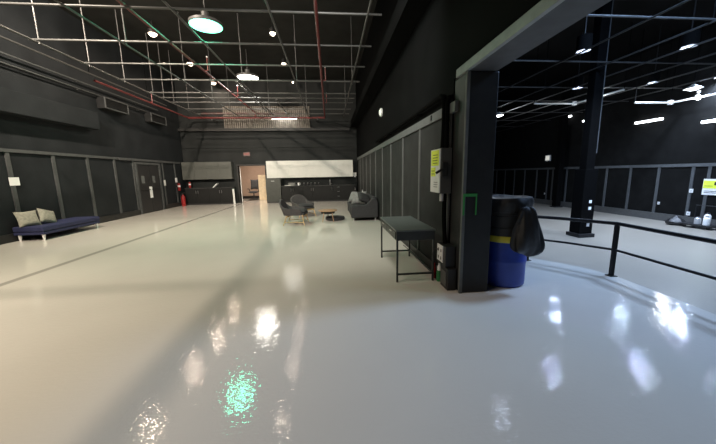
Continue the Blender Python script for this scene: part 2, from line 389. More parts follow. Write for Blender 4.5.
def warm_lamp(loc, m_, label, r=.13):
    x, y, z = loc
    t = thing('spot_light', label, 'ceiling light', loc)
    build(MB().lathe([(r, .0), (r*1.02, .02), (r, .12), (r*.5, .17), (.02, .19)], loc, 20), 'housing', 'black_metal', t, smooth=True)
    build(MB().lathe([(.001, -.09), (r*.5, -.075), (r*.85, -.03), (r*.97, .001)], loc, 20), 'lens', m_, t, smooth=True)
    build(MB().tube([(x, y, z+.18), (x, y, ZC)], .012, 8), 'stem', 'black_metal', t)
    return t
WL = [(-5.6, 11.1, 6.12), (-5.6, 13.75, 6.12), (-5.66, 16.4, 6.12)]
for loc, lab in zip(WL, ('small warm spot lamp left of the green lamp, nearest of its row of three', 'small warm spot lamp beside the red pipe, second of its row of three', 'small warm spot lamp nearest the far wall in the left row')):
    warm_lamp(loc, 'lamp_warm', lab)
WR = [(-1.72, 10.85, 6.12), (-1.77, 13.6, 6.12), (-1.7, 16.1, 6.12)]
for loc, lab in zip(WR, ('small dim spot lamp right of the green lamp, nearest of the right row', 'small dim spot lamp right of the white lamp, second of the right row', 'tiny faint spot lamp above the ribbed panel, last of the right row')):
    warm_lamp(loc, 'lamp_warm_dim', lab, .10 if loc[1] < 15 else .05)
# light those lamps give
for (x, y, z), e in zip(WL, (34, 34, 30)): area('warm_lamp_light', (x, y, z-.12), .24, e, (1, .80, .62))
for (x, y, z), e in zip(WR, (9, 9, 5)): area('warm_lamp_light', (x, y, z-.12), .2, e, (1, .84, .66))
area('warm_lamp_light', (-5.65, 8.4, 6.0), .24, 34, (1, .80, .62)); area('warm_lamp_light', (-1.7, 8.1, 6.0), .2, 9, (1, .84, .66))
area('high_bay_glow', (-2.95, 8.4, 5.12), .72, 62, (.10, 1., .55))
area('high_bay_glow', (-3.19, 13.2, 5.34), .80, 115, (1, .97, .86))
# unseen floods added overhead and past the header to light the floor
def flood(x, y, z, size, e, col, tilt, yaw=0, spread=180): area('added_flood', (x, y, z), size, e, col, math.radians(spread), (math.radians(tilt), 0, math.radians(yaw)))
flood(-5.65, 6.0, 6.1, .16, 185, (1, .86, .71), 68, 0, 125)
flood(-5.65, 4.4, 6.1, .16, 370, (1, .86, .71), 78, 0, 125)
flood(-5.65, 3.0, 6.1, .16, 140, (1, .86, .70), 15, 0, 125)
flood(-5.65, 1.2, 6.1, .16, 140, (1, .86, .70), 15, 0, 125)
flood(-5.65, -.6, 6.1, .16, 120, (1, .86, .70), 20, 0, 125)
flood(.0, 3.5, 4.3, .9, 125, (1, .97, .90), 66, 0, 125)
flood(6.7, 4.1, 6.0, 1.2, 550, (.40, .61, 1.), 10)
flood(6.3, 2.3, 5.6, 1.6, 110, (.46, .66, 1.), 25)
# long wall lamp and ribbed panel high on the far wall
rp = MB()
for k in range(42):
    x = -5.5 + k*.108
    rp.prism([(x, YF-.02), (x, YF-.07), (x+.03, YF-.11), (x+.078, YF-.11), (x+.108, YF-.07), (x+.108, YF-.02)], 'z', 3.99, 5.12)
tag(build(rp, 'ribbed_panel', 'corrugated'), 'ribbed beige metal panel high on the far wall behind the red sprinkler main', 'wall panel')
wl = thing('strip_light', 'bright white strip lamp in front of the ribbed panel high on the far wall', 'light', (-2.3, 16.7, 4.4))
build(MB().box(-3.0, -1.6, 16.72, 16.88, 4.50, 4.58), 'housing', 'pipe_dark', wl)
build(MB().tube([(-2.95, 16.72, 4.46), (-1.65, 16.72, 4.46)], .045, 12), 'tube', 'lamp_white', wl, smooth=True)
area('strip_glow', (-2.3, 16.55, 4.42), 1.0, 16, (1, .97, .9))

# right room lamps
RW = [((9.5, 11.1), 'over the black column'), ((6.72, 7.77), 'beyond the header'), ((11.8, 10.34), 'right of the black column'), ((13.6, 9.7), 'nearest the yellow sign wall'), ((9.28, 7.37), 'above the bend of the railing'), ((10.52, 6.44), 'right edge of the view'), ((4.15, 6.22), 'behind the header beam')]
for (x, y), w in RW:
    near = (x == 4.15); rc = .08 if y > 9 else .14
    spot_can((x, y, 4.55), 'lamp_head' if near else 'lamp_cool', 'black cylinder downlight hanging in the side room, %s' % w, None, r=.17, h=.36, rec=rc)
    area('downlight_glow', (x, y, 4.54+rc), .29, 12 if near else 320, (.60, .74, 1.))
gr2 = thing('pipe_grid', 'grid of thin dark pipes under the black ceiling of the side room beyond the railing', 'pipe grid', (9, 11, 4.5))
for x in (6.6, 8.1, 9.18, 10.4, 11.65, 13.1):
    build(MB().tube([(x, 4.2, 4.5), (x, 12, 4.5), (x, 26.5, 4.5)], .022, 8), 'pipe', 'pipe_far', gr2, smooth=True)
for y in (6.06, 8.47, 11.0, 13.1, 15.6, 18, 20.5):
    build(MB().tube([(2.4, y, 4.545), (8, y, 4.545), (13.8, y, 4.545)], .022, 8), 'pipe', 'pipe_far', gr2, smooth=True)
for x in (8.1, 10.4, 13.1):
    for y in (6.06, 11.0, 15.6):
        build(MB().tube([(x+.03, y+.03, 4.45), (x+.03, y+.03, ZC)], .010, 8), 'hanger_rod', 'flat_black', gr2)
# bright lamps hung on the side room grid
def bay2(loc, lab, R=.22):
    t = thing('pendant_light', lab, 'ceiling light', loc, 0)
    x, y, z = loc
    build(MB().lathe([(.04, .16), (.08, .12), (R*.8, .03), (R, .0), (R*.97, .0), (R*.75, .022), (.02, .06)], loc, 24), 'shade', 'white', t, smooth=True)
    build(MB().lathe([(.001, -.06), (R*.4, -.05), (R*.7, -.01), (R*.72, .012), (.001, .014)], loc, 20), 'bulb', 'lamp_head', t, smooth=True)
    build(MB().tube([(x, y, z+.15), (x, y, ZC)], .010, 8), 'rod', 'flat_black', t)
def track(loc, lab, rz):
    x, y, z = loc
    t = thing('track_spot', lab, 'spotlight', loc)
    build(MB().tube([(x, y, z), (x, y, z+.12)], .016, 8).box(x-.04, x+.04, y-.03, y+.03, z+.1, z+.17), 'clamp', 'silver', t)
    dx, dy = math.cos(rz)*.5, math.sin(rz)*.5
    build(MB().tube([(x-.18*dx, y-.18*dy, z+.0), (x+.22*dx, y+.22*dy, z-.12)], .065, 14), 'barrel', 'white', t, smooth=True)
    build(MB().tube([(x+.22*dx, y+.22*dy, z-.12), (x+.225*dx, y+.225*dy, z-.122)], .06, 14), 'lens', 'lamp_head', t)
def track_rail(pts, lab):
    t = thing('lighting_track', lab, 'track', pts[1])
    for a, b in zip(pts, pts[1:]): build(MB().tube([a, b], .032, 10), 'rail', 'white', t, smooth=True)
    for p in pts: build(MB().tube([p, (p[0], p[1], ZC)], .010, 8), 'rod', 'flat_black', t)
    build(MB().box(pts[1][0]-.06, pts[1][0]+.06, pts[1][1]-.06, pts[1][1]+.06, pts[1][2]-.07, pts[1][2]+.09), 'joint_box', 'white', t)
track_rail([(8.78, 12.5, 4.3), (10.63, 12.5, 4.3), (10.63, 10.3, 4.3)], 'bent white lighting track hanging left of the black column in the side room')
track_rail([(11.6, 10.75, 3.95), (13.1, 10.75, 3.95), (13.3, 8.4, 3.95)], 'bent white lighting track at the right edge of the side room')
track((10.6, 11.35, 4.36), 'white spot head on the bent track left of the black column', .6)
track((13.18, 9.95, 4.02), 'white spot head on the bent track at the right edge', -2.4)
bay2((13.2, 10.15, 4.30), 'white shaded pendant lamp above the spot head at the right edge of the side room', .26)
bay2((8.83, 15.25, 4.32), 'white pendant lamp just beside the black pillar, deep in the side room', .22)
def wall_strip(y, z, lab, L=.9):
    t = thing('wall_lamp', lab, 'wall light', (XE-.1, y, z))
    build(MB().box(XE-.08, XE, y-.08, y+.08, z-.06, z+.06), 'back_plate', 'silver', t)
    build(MB().tube([(XE-.12, y-L/2, z), (XE-.12, y, z), (XE-.12, y+L/2, z)], .05, 12), 'tube', 'lamp_head', t, smooth=True)
wall_strip(12.07, 3.5, 'white tube lamp high on the side room wall, right of the black column', 1.1)
wall_strip(9.75, 3.13, 'white tube lamp high on the side room wall at the right edge', .8)
wall_strip(15.15, 4.07, 'white tube lamp on the side room wall seen above the black column', .7)
wall_strip(16.6, 4.5, 'white tube lamp on the side room wall, left of the column, farthest', .5)
for (x, y, z), e in (((10.6, 11.35, 4.15), 40), ((13.0, 9.9, 3.9), 30), ((8.83, 15.25, 4.1), 130)):
    l = bpy.data.lights.new('lamp_glow', 'POINT'); l.energy = e; l.color = (.9, .95, 1); l.shadow_soft_size = .08
    o = bpy.data.objects.new('lamp_glow', l); C.objects.link(o); o.location = (x, y, z)

# ------------------------------------------------------------------ kitchen at the far wall
CF = 16.4
def wall_cab(x0, x1, m_, lab, grp=None):
    t = thing('wall_cabinet', lab, 'cabinet', ((x0+x1)/2, 16.8, 1.33), 0, grp)
    build(MB().box(x0, x1, 16.64, YF-.02, 1.34, 2.24), 'body', m_, t)
    n = max(1, round((x1-x0)/.6)); w = (x1-x0)/n
    for k in range(n):
        d = build(MB().box(x0+k*w+.003, x0+(k+1)*w-.003, 16.615, 16.64, 1.335, 2.245), 'door', m_, t, bevel=.003)
    return t
def base_cab(x0, x1, lab, n=2, drawers=False, grp=None):
    t = thing('base_cabinet', lab, 'cabinet', ((x0+x1)/2, 16.7, 0), 0, grp)
    build(MB().box(x0, x1, CF+.03, YF-.02, .1, .86), 'body', 'cab_black', t)
    build(MB().box(x0, x1, CF+.08, YF-.02, 0, .1), 'plinth', 'black_plastic', t)
    w = (x1-x0)/n
    for k in range(n):
        a, b = x0+k*w+.004, x0+(k+1)*w-.004
        if drawers:
            for z0, z1 in ((.11, .36), (.365, .61), (.615, .855)):
                d = build(MB().box(a, b, CF, CF+.03, z0, z1), 'drawer', 'cab_black', t, bevel=.003)
                build(MB().tube([((a+b)/2-.06, CF-.025, (z0+z1)/2+.05), ((a+b)/2+.06, CF-.025, (z0+z1)/2+.05)], .008, 8).box((a+b)/2-.006, (a+b)/2+.006, CF-.025, CF, (z0+z1)/2+.044, (z0+z1)/2+.056), 'handle', 'steel', d)
        else:
            d = build(MB().box(a, b, CF, CF+.03, .11, .855), 'door', 'cab_black', t, bevel=.003)
            hx = b-.05 if k % 2 == 0 else a+.05
            build(MB().tube([(hx, CF-.025, .60), (hx, CF-.025, .76)], .008, 8).box(hx-.006, hx+.006, CF-.025, CF, .67, .69), 'handle', 'steel', d)
    return t
wall_cab(-7.75, -6.5, 'cab_grey', 'light grey wall cabinet pair in the far left corner over the dark counter')
wall_cab(-6.5, -5.22, 'cab_grey', 'light grey wall cabinet pair immediately left of the lit doorway')
for k, (a, b, w) in enumerate(((-3.40, -2.23, 'over the tall dark cabinet, nearest the lit doorway'), (-2.23, -1.06, 'above the stack of white dishes'), (-1.06, .12, 'above the tap, third from the doorway'), (.12, 1.29, 'at the right end of the row'))):
    wall_cab(a, b, 'cab_white', 'pale white wall cabinet %s' % w)
base_cab(-7.6, -6.4, 'black base cabinet in the far left corner behind the red floor extinguisher')
base_cab(-6.4, -5.2, 'black base cabinet left of the leaning white board', grp=None)
base_cab(-2.62, -1.5, 'black base cabinet under the stack of white dishes')
base_cab(-1.5, -.45, 'black base cabinet between the dishes and the tap')
base_cab(-.45, .15, 'black base cabinet single door under the tap', 1)
base_cab(.15, .75, 'black drawer unit right of the tap', 1, True)
base_cab(.75, 1.42, 'black base cabinet at the right end behind the sofa', 1)
tag(build(MB().box(-7.62, -5.18, CF-.03, YF-.02, .86, .90), 'worktop', 'counter', bevel=.004), 'dark worktop on the black cabinets left of the lit doorway', 'worktop')
tag(build(MB().box(-2.64, 1.44, CF-.03, YF-.02, .86, .90), 'worktop', 'counter', bevel=.004), 'dark worktop on the black cabinets right of the lit doorway', 'worktop')
t = thing('tall_cabinet', 'dark grey green tall cabinet under the white wall cabinets right of the lit doorway', 'cabinet', (-3.03, 16.7, 0))
build(MB().box(-3.44, -2.65, CF+.03, YF-.02, .06, 1.33), 'body', 'cab_olive', t)
dd = build(MB().box(-3.435, -2.655, CF, CF+.03, .07, 1.32), 'door', 'cab_olive', t, bevel=.004)
build(MB().box(-3.16, -2.98, CF-.004, CF, 1.16, 1.19), 'name_plate', 'silver', dd)
build(MB().box(-3.44, -2.65, CF+.06, YF-.02, 0, .06), 'plinth', 'black_plastic', t)
# things on the right worktop
tr = build(MB().lathe([(.30, 0), (.36, .02), (.36, .03), (.29, .012)], (-2.15, 16.68, .90), 28), 'serving_tray', 'white', smooth=True)
tag(tr, 'round white tray on the dark worktop near the tall cabinet', 'tray')
for k in range(4):
    pz = .915 + k*.035
    p = build(MB().lathe([(.10, 0), (.2, .022), (.21, .03), (.19, .03), (.09, .008)], (-2.1+(.015 if k % 2 else -.01), 16.68, pz), 28), 'plate', 'white', smooth=True)
    tag(p, 'white plate %s in the stack on the white tray' % ('at the bottom', 'second from the bottom', 'third from the bottom', 'on top')[k], 'plate', 'plates on the tray')
cu = thing('mug', 'white mug right of the plate stack on the worktop', 'mug', (-1.72, 16.66, .90))
build(MB().lathe([(.04, 0), (.06, .01), (.065, .16), (.058, .16), (.05, .02)], (-1.72, 16.66, .9), 20), 'cup', 'white', cu, smooth=True)
build(MB().tube([(-1.66, 16.66, 1.03), (-1.62, 16.66, 1.02), (-1.615, 16.66, .97), (-1.66, 16.66, .94)], .01, 8), 'handle', 'white', cu, smooth=True)
for k, (x, z) in enumerate(((-1.42, .94), (-1.22, .93), (-1.04, .95), (-.82, .93), (-.62, .945))):
    j = thing('jar', '%s from the left of the small dark jars with bright lids on the worktop' % ('first', 'second', 'third', 'fourth', 'fifth')[k], 'jar', (x, 16.6, .90), 0, 'jars on the worktop')
    build(MB().lathe([(.04, 0), (.045, .01), (.045, .10), (.03, .12)], (x, 16.6, .9), 14), 'body', 'black_plastic', j, smooth=True)
    build(MB().lathe([(.034, .115), (.036, .12), (.036, .145), (.01, .15)], (x, 16.6, .9), 14), 'lid', 'steel', j, smooth=True)
f = thing('kitchen_tap', 'slim bright tap standing on the worktop under the white cabinets', 'tap', (0, 16.8, .90))
pts = [(0, 16.8, .9), (0, 16.8, 1.12)] + [(0, 16.8-.08+.08*math.cos(a), 1.12+.08*math.sin(a)) for a in [i*PI/8 for i in range(1, 9)]] + [(0, 16.64, 1.06)]
build(MB().tube(pts, .016, 10), 'spout', 'steel', f, smooth=True)
build(MB().lathe([(.035, 0), (.035, .02), (.02, .03)], (0, 16.8, .9), 16), 'base', 'steel', f)
build(MB().tube([(.03, 16.8, .95), (.10, 16.8, .98)], .009, 8), 'lever', 'steel', f)
pd = thing('towel_dispenser', 'small white dispenser on the wall at the right end of the white cabinets', 'dispenser', (1.42, 16.85, 1.4))
build(MB().box(1.32, 1.5, 16.86, YF, 1.36, 1.55), 'body', 'white', pd, bevel=.01)
build(MB().box(1.36, 1.46, 16.84, 16.86, 1.30, 1.38), 'tongue', 'paper', pd)
# things at the left counter
cl = MB(); 
cl.pillow((-6.1, 16.55, .99), .42, .22, .07, Matrix.Rotation(-.75, 3, 'Y'))
tag(build(cl, 'cloth', 'paper', smooth=True), 'crumpled white cloth on the dark worktop in the far left corner', 'cloth')
tag(build(MB().obox((-5.12, 16.33, .41), (.09, .025, .80), (.06, 0, -.0)), 'board', 'white'), 'narrow white board leaning at the end of the left counter by the doorway', 'board')
# exit sign
ex = thing('exit_sign', 'small dim exit sign on the black wall above the lit doorway', 'sign', (-4.45, 16.97, 2.55))
build(MB().box(-4.62, -4.28, 16.94, YF, 2.54, 2.75), 'housing', 'exit_face', ex, bevel=.005)
text_mesh('EXIT', .15, 'lettering', 'exit_red', Matrix.Translation((-4.45, 16.938, 2.645)) @ Matrix.Rotation(PI/2, 4, 'X'), ex)
# room beyond the doorway
bc = thing('storage_cupboard', 'pale cardboard coloured cupboard inside the lit room beyond the doorway', 'cupboard', (-4.05, 18.6, 0))
build(MB().box(-4.28, -3.55, 18.4, 18.9, 0, 1.5), 'body', 'carton', bc, bevel=.006)
build(MB().box(-4.27, -3.92, 18.38, 18.4, .05, 1.48).box(-3.91, -3.56, 18.38, 18.4, .05, 1.48), 'door', 'carton', bc)
for x in (-3.96, -3.87): build(MB().tube([(x, 18.36, .7), (x, 18.36, .85)], .01, 8).box(x-.005, x+.005, 18.36, 18.38, .77, .78), 'handle', 'steel', bc)
oc = thing('office_chair', 'black office chair inside the lit room beyond the doorway', 'chair', (-4.75, 18.5, 0))
X, Y = -4.62, 18.5
build(MB().pillow((X, Y, .5), .52, .5, .13, Matrix.Identity(3)), 'seat', 'dark_fabric', oc, smooth=True)
build(MB().pillow((X+.02, Y+.28, .95), .5, .62, .13, Matrix.Rotation(PI/2-.18, 3, 'X')), 'backrest', 'dark_fabric', oc, smooth=True)
build(MB().tube([(X, Y, .08), (X, Y, .46)], .03, 10), 'column', 'black_plastic', oc)
for s in (-1, 1): build(MB().tube([(X+s*.25, Y+.15, .5), (X+s*.3, Y+.1, .7), (X+s*.3, Y-.15, .7)], .025, 8), 'armrest', 'black_plastic', oc, smooth=True)
for k in range(5):
    a = k*2*PI/5
    lg = build(MB().tube([(X, Y, .1), (X+.3*math.cos(a), Y+.3*math.sin(a), .07)], .022, 8), 'leg', 'black_plastic', oc)
    build(MB().tube([(X+.3*math.cos(a)-.012, Y+.3*math.sin(a), .03), (X+.3*math.cos(a)+.012, Y+.3*math.sin(a), .03)], .03, 12), 'castor', 'black_plastic', lg)
area('beyond_lamp', (-4.3, 18.2, 2.85), .8, 75, (1, .86, .74))

# ------------------------------------------------------------------ left wall things
nt_ = tag(build(MB().box(XL+.035, XL+.043, 8.02, 8.26, 1.36, 1.56), 'notice', 'paper'), 'white notice sheet on the left wall above the blue bench', 'sign')
tag(build(MB().box(XL+.05, XL+.056, 13.60, 13.80, .62, 1.10), 'notice', 'paper'), 'white notice sheet taped to the dark double doors', 'sign')
sw = thing('light_switch', 'white light switch plate on the left wall right of the double doors', 'switch', (XL, 14.72, 1.15))
build(MB().box(XL+.035, XL+.05, 14.80, 14.94, 1.10, 1.36), 'plate', 'white', sw, bevel=.004)
build(MB().box(XL+.05, XL+.058, 14.84, 14.9, 1.19, 1.27), 'rocker', 'white', sw)
def extinguisher(loc, lab, s=1., bracket=None, tagcard=False):
    x, y, z = loc
    t = thing('fire_extinguisher', lab, 'fire extinguisher', loc)
    R = .085*s
    build(MB().lathe([(R*.9, 0), (R, .02*s), (R, .40*s), (R*.8, .46*s), (R*.35, .50*s), (R*.3, .53*s)], loc, 20), 'cylinder', 'red', t, smooth=True)
    build(MB().lathe([(.02*s, .52*s), (.028*s, .53*s), (.028*s, .57*s), (.015*s, .58*s)], loc, 12).obox((x+.03*s, y-.02*s, z+.60*s), (.13*s, .025*s, .02*s), (0, -.25, .5)).obox((x+.03*s, y-.02*s, z+.56*s), (.12*s, .025*s, .015*s), (0, .1, .5)), 'valve', 'black_metal', t)
    build(MB().tube([(x, y-.02, z+.55*s), (x-R*1.2, y-.02, z+.5*s), (x-R*1.25, y-.01, z+.3*s), (x-R*1.15, y-.01, z+.12*s)], .014*s, 8), 'hose', 'black_plastic', t, smooth=True)
    if s < 1: build(MB().lathe([(R+.002, .24*s), (R+.002, .36*s)], loc, 20), 'paper_label', 'paper', t)
    if bracket == 'left': build(MB().box(XL, x-R*.8, y-.03, y+.03, z+.2, z+.26), 'bracket', 'black_metal', t)
    if bracket == 'far': build(MB().box(x-.03, x+.03, y+R*.8, YF, z+.2, z+.26), 'bracket', 'black_metal', t)
    return t
extinguisher((XL+.14, 15.95, .80), 'red fire extinguisher on the left wall just before the far corner', .75, 'left')
tag(build(MB().box(XL+.036, XL+.046, 15.85, 16.05, 1.22, 1.45), 'notice', 'paper'), 'white sign above the extinguisher on the left wall', 'sign')
t = extinguisher((-7.42, 16.60, .90), 'red fire extinguisher standing on the left worktop by the far corner', .62)
extinguisher((-7.52, 15.95, 0), 'large red fire extinguisher standing on the floor in the far left corner', 1.12)

# blue bench: backless daybed, its long side along the left wall
bx0, bx1, by0, by1 = -7.74, -7.06, 7.84, 9.66
bn = thing('bench', 'long low navy blue upholstered bench on short white legs along the left wall', 'bench', (-7.4, 8.75, 0))
build(MB().box(bx0, bx1, by0, by1, .15, .22), 'frame', 'navy', bn, bevel=.01)
build(MB().box(bx0, bx1+.01, by0-.01, by1+.01, .225, .36), 'seat_pad', 'navy', bn, bevel=.03)
for y in (by0+.06, by1-.06):
    for x in (bx0+.08, bx1-.06):
        build(MB().tube([(x, y, .0), (x, y, .15)], .02, 10, r2=.036), 'leg', 'white', bn)
def cushion(c, w, h, t_, m_, lab, rots, cat='cushion', grp=None):
    R = Matrix.Identity(3)
    for ang, ax in rots: R = Matrix.Rotation(ang, 3, ax) @ R
    return tag(build(MB().pillow(c, w, h, t_, R), 'throw_cushion', m_, smooth=True), lab, cat, grp)
cushion((-7.50, 8.00, .545), .44, .40, .15, 'cushion_beige', 'beige cushion leaning on the wall at the back of the blue bench, left one', [(PI/2-.35, 'X'), (1.25, 'Z')])
cushion((-7.44, 8.44, .54), .46, .40, .15, 'cushion_beige', 'beige cushion tilted against the other one on the blue bench, right one', [(.7, 'Y'), (PI/2-.5, 'X'), (.9, 'Z')])

# ------------------------------------------------------------------ lounge group
def lounge_chair(loc, rz, lab):
    """front faces local +y"""
    t = thing('lounge_chair', lab, 'armchair', loc, rz)
    k = OFF[t.name]; OFF[t.name] = Vector((0,0,0))
    # upholstered shell: a band that wraps the back and drops to the arms
    mb = MB(); bm = mb.bm; N = 22; rows = []
    for i in range(N+1):
        u = -1 + 2*i/N; a = u*1.9
        x = .34*math.sin(a)*1.0; y = -.22 - .12*math.cos(a)*1.0 + .30*max(0, abs(u)-.45)/.55*1.25
        x = max(-.335, min(.335, x*1.25))
        lean = .13*(1-abs(u)**2.2)
        top = .49 + .28*(1-min(1, abs(u)/.60)**2.2) if abs(u) < .60 else .49 + .03*(1-(abs(u)-.62)/.38)
        rows.append((Vector((x*.86, y, .30)), Vector((x, y-lean, top)), Vector((x*.88, y-lean*.95+.06*(1-abs(u)), top-.005)), Vector((x*.74, y+.07, .33))))
    V = [[bm.verts.new(p) for p in r] for r in rows]
    for r0, r1 in zip(V, V[1:]):
        for q in range(4): bm.faces.new((r0[q], r0[(q+1)%4], r1[(q+1)%4], r1[q]))
    bm.faces.new(V[0]); bm.faces.new(V[-1][::-1])
    build(mb, 'backrest', 'lounge_fabric', t, smooth=True)
    build(MB().box(-.28, .28, -.26, .31, .30, .37), 'seat_base', 'grey_fabric', t, bevel=.02)
    build(MB().pillow((0, .03, .40), .56, .60, .13, Matrix.Identity(3)), 'seat_cushion', 'grey_fabric', t, smooth=True)
    for ya, yb in ((.22, .26), (-.24, -.20)): build(MB().box(-.25, .25, ya, yb, .24, .30), 'rail', 'wood_light', t)
    for sx in (-1, 1):
        build(MB().tube([(sx*.33, .31, 0), (sx*.26, .24, .31)], .013, 10, r2=.021), 'leg', 'wood_light', t)
        build(MB().tube([(sx*.31, -.33, 0), (sx*.24, -.22, .31)], .013, 10, r2=.021), 'leg', 'wood_light', t)
        build(MB().tube([(sx*.315, .285, .10), (sx*.29, -.29, .10)], .011, 8), 'stretcher', 'wood_light', t)
    OFF[t.name] = k
    return t
lounge_chair((-1.06, 9.1, 0), -PI/2-.12, 'warm grey tub chair on pale wooden legs, nearest one with its back to the left')
lounge_chair((-.98, 10.75, 0), PI+.55, 'grey tub chair on wooden legs farther back, facing the round table')
ct = thing('coffee_table', 'small round brown wooden coffee table on three splayed legs', 'table', (-.1, 9.5, 0))
build(MB().lathe([(.26, .325), (.30, .335), (.30, .355), (.29, .36)], (-.1, 9.5, 0), 36), 'tabletop', 'wood_brown', ct, smooth=True)
build(MB().lathe([(.20, .25), (.22, .255), (.22, .325), (.2, .325)], (-.1, 9.5, 0), 28), 'under_frame', 'black_plastic', ct, smooth=True)
for a in (-2.2, -.9, 1.57):
    build(MB().tube([(-.1+.29*math.cos(a), 9.5+.29*math.sin(a), 0), (-.1+.19*math.cos(a), 9.5+.19*math.sin(a), .33)], .013, 10, r2=.02), 'leg', 'wood_brown', ct)
pf = thing('floor_pouf', 'low round dark pouf lying on the floor between the coffee table and the sofa', 'pouf', (.13, 9.75, 0))
build(MB().lathe([(.27, 0), (.31, .015), (.32, .05), (.31, .085), (.28, .1), (.01, .10)], (.13, 9.75, 0), 40), 'body', 'dark_fabric', pf, smooth=True)
build(MB().lathe([(.29, .09), (.305, .096), (.305, .102), (.28, .106), (.27, .104)], (.13, 9.75, 0), 40), 'piping', 'grey_fabric', pf, smooth=True)
# sofa against the right wall, facing left; its near arm is toward the camera
sf = thing('sofa', 'charcoal fabric sofa with rounded arms against the right wall, facing left', 'sofa', (1.1, 10.3, 0))
SY0, SY1 = 9.25, 11.3
armp = [(.64, .10), (1.50, .10), (1.50, .58), (1.47, .66), (1.40, .71), (1.31, .69), (1.22, .60), (1.14, .535), (1.02, .51), (.72, .51), (.66, .49), (.63, .44)]
for y0, y1 in ((SY0, SY0+.2), (SY1-.2, SY1)):
    build(MB().prism(armp, 'y', y0, y1), 'arm', 'grey_fabric', sf, bevel=.045, smooth=True)
build(MB().box(.66, 1.45, SY0+.2, SY1-.2, .10, .30), 'base', 'grey_fabric', sf, bevel=.02)
for y0 in (SY0+.21, (SY0+SY1)/2+.005):
    build(MB().box(.63, 1.26, y0, y0+.81, .30, .45), 'seat_cushion', 'grey_fabric', sf, bevel=.05)
build(MB().prism([(1.2, .3), (1.5, .3), (1.5, .72), (1.42, .76), (1.34, .73)], 'y', SY0+.2, SY1-.2), 'backrest', 'grey_fabric', sf, bevel=.04, smooth=True)
for x in (.72, 1.42):
    for y in (SY0+.1, SY1-.1): build(MB().tube([(x, y, 0), (x, y, .10)], .02, 10, r2=.028), 'leg', 'silver', sf)
cushion((1.10, 9.70, .70), .48, .46, .17, 'dark_fabric', 'black cushion leaning over the near arm of the charcoal sofa', [(.62, 'X'), (.35, 'Y'), (.3, 'Z')])
cushion((.98, 10.25, .67), .50, .46, .17, 'light_fabric', 'grey cushion standing behind the black one on the sofa', [(PI/2-.4, 'X'), (-.5, 'Z')])
cushion((.86, 10.75, .66), .46, .42, .16, 'light_fabric', 'pale grey cushion at the far front of the sofa seat', [(PI/2-.5, 'X'), (-.9, 'Z')])
tb = thing('water_bottle', 'slim white bottle standing behind the sofa cushions by the wall', 'bottle', (1.2, 11.6, 0))
# slim side table behind the sofa carries it
tb.location = (1.25, 11.55, .62); OFF[tb.name] = Vector(tb.location)
build(MB().lathe([(.03, 0), (.034, .01), (.034, .16), (.014, .2), (.014, .22)], (1.25, 11.55, .62), 14), 'body', 'white', tb, smooth=True)
build(MB().lathe([(.017, .215), (.017, .245), (.01, .248)], (1.25, 11.55, .62), 12), 'cap', 'silver', tb)
st = thing('side_table', 'dark side table hidden behind the far end of the sofa', 'table', (1.25, 11.55, 0))
build(MB().box(1.0, 1.5, 11.35, 11.75, .59, .62), 'tabletop', 'black_metal', st, bevel=.004)
for x in (1.03, 1.47):
    for y in (11.38, 11.72): build(MB().box(x-.012, x+.012, y-.012, y+.012, 0, .59), 'leg', 'black_metal', st)

# ------------------------------------------------------------------ desk by the right wall
dx0, dx1, dy0, dy1 = .87, 1.40, 3.84, 5.10
dk = thing('desk', 'narrow dark grey green desk with steel legs beside the right wall', 'desk', (1.13, 4.47, 0))
build(MB().box(dx0-.01, dx1+.01, dy0-.01, dy1+.01, .715, .735), 'tabletop', 'table_top', dk, bevel=.003)
build(MB().box(dx0, dx1, dy0, dy1, .59, .713), 'drawer_box', 'table_frame', dk)
for y0, y1 in ((dy0+.04, (dy0+dy1)/2-.01), ((dy0+dy1)/2+.01, dy1-.04)):
    d = build(MB().box(dx0-.012, dx0, y0, y1, .60, .705), 'drawer', 'table_frame', dk, bevel=.002)
    build(MB().box(dx0-.022, dx0-.012, (y0+y1)/2-.06, (y0+y1)/2+.06, .67, .682), 'handle', 'steel', d)
q = .0125
for x in (dx0+q, dx1-q):
    for y in (dy0+q, dy1-q): build(MB().box(x-q, x+q, y-q, y+q, 0, .59), 'leg', 'table_frame', dk)
for y in (dy0+q, dy1-q): build(MB().box(dx0+2*q, dx1-2*q, y-.01, y+.01, .10, .125), 'stretcher', 'table_frame', dk)
build(MB().box(dx1-2*q, dx1, dy0+2*q, dy1-2*q, .10, .125), 'stretcher', 'table_frame', dk)

# electrical things on the right wall
PX = 1.405
ep = thing('electrical_box', 'tall electrical disconnect box with white front and yellow warning sticker by the pillar', 'electrical box', (1.48, 3.765, 1.22))
build(MB().box(PX+.01, XR, 3.725, 4.085, 1.22, 1.80), 'enclosure', 'box_grey', ep, bevel=.006)
cv = build(MB().box(PX, PX+.01, 3.735, 4.075, 1.23, 1.79), 'cover', 'white', ep)
stk = MB().box(PX-.003, PX, 3.765, 4.055, 1.58, 1.78).box(PX-.003, PX, 3.885, 4.055, 1.44, 1.56)
stk = build(stk, 'warning_sticker', 'sticker', cv)
ln = MB()
for k in range(4): ln.box(PX-.005, PX-.003, 3.815, 3.985, 1.61+k*.035, 1.618+k*.035)
ln.box(PX-.005, PX-.003, 3.905, 4.035, 1.47, 1.478).box(PX-.005, PX-.003, 3.905, 4.035, 1.51, 1.518)
for k in range(3): ln.box(PX-.002, PX, 3.805, 3.945, 1.30+k*.03, 1.306+k*.03)
build(ln, 'printed_lines', 'black_plastic', cv)
hl = build(MB().box(1.42, 1.50, 3.690, 3.725, 1.44, 1.62), 'switch_housing', 'black_plastic', ep, bevel=.01)
build(MB().tube([(1.42, 3.695, 1.53), (1.34, 3.685, 1.485)], .016, 10), 'lever', 'black_plastic', hl)
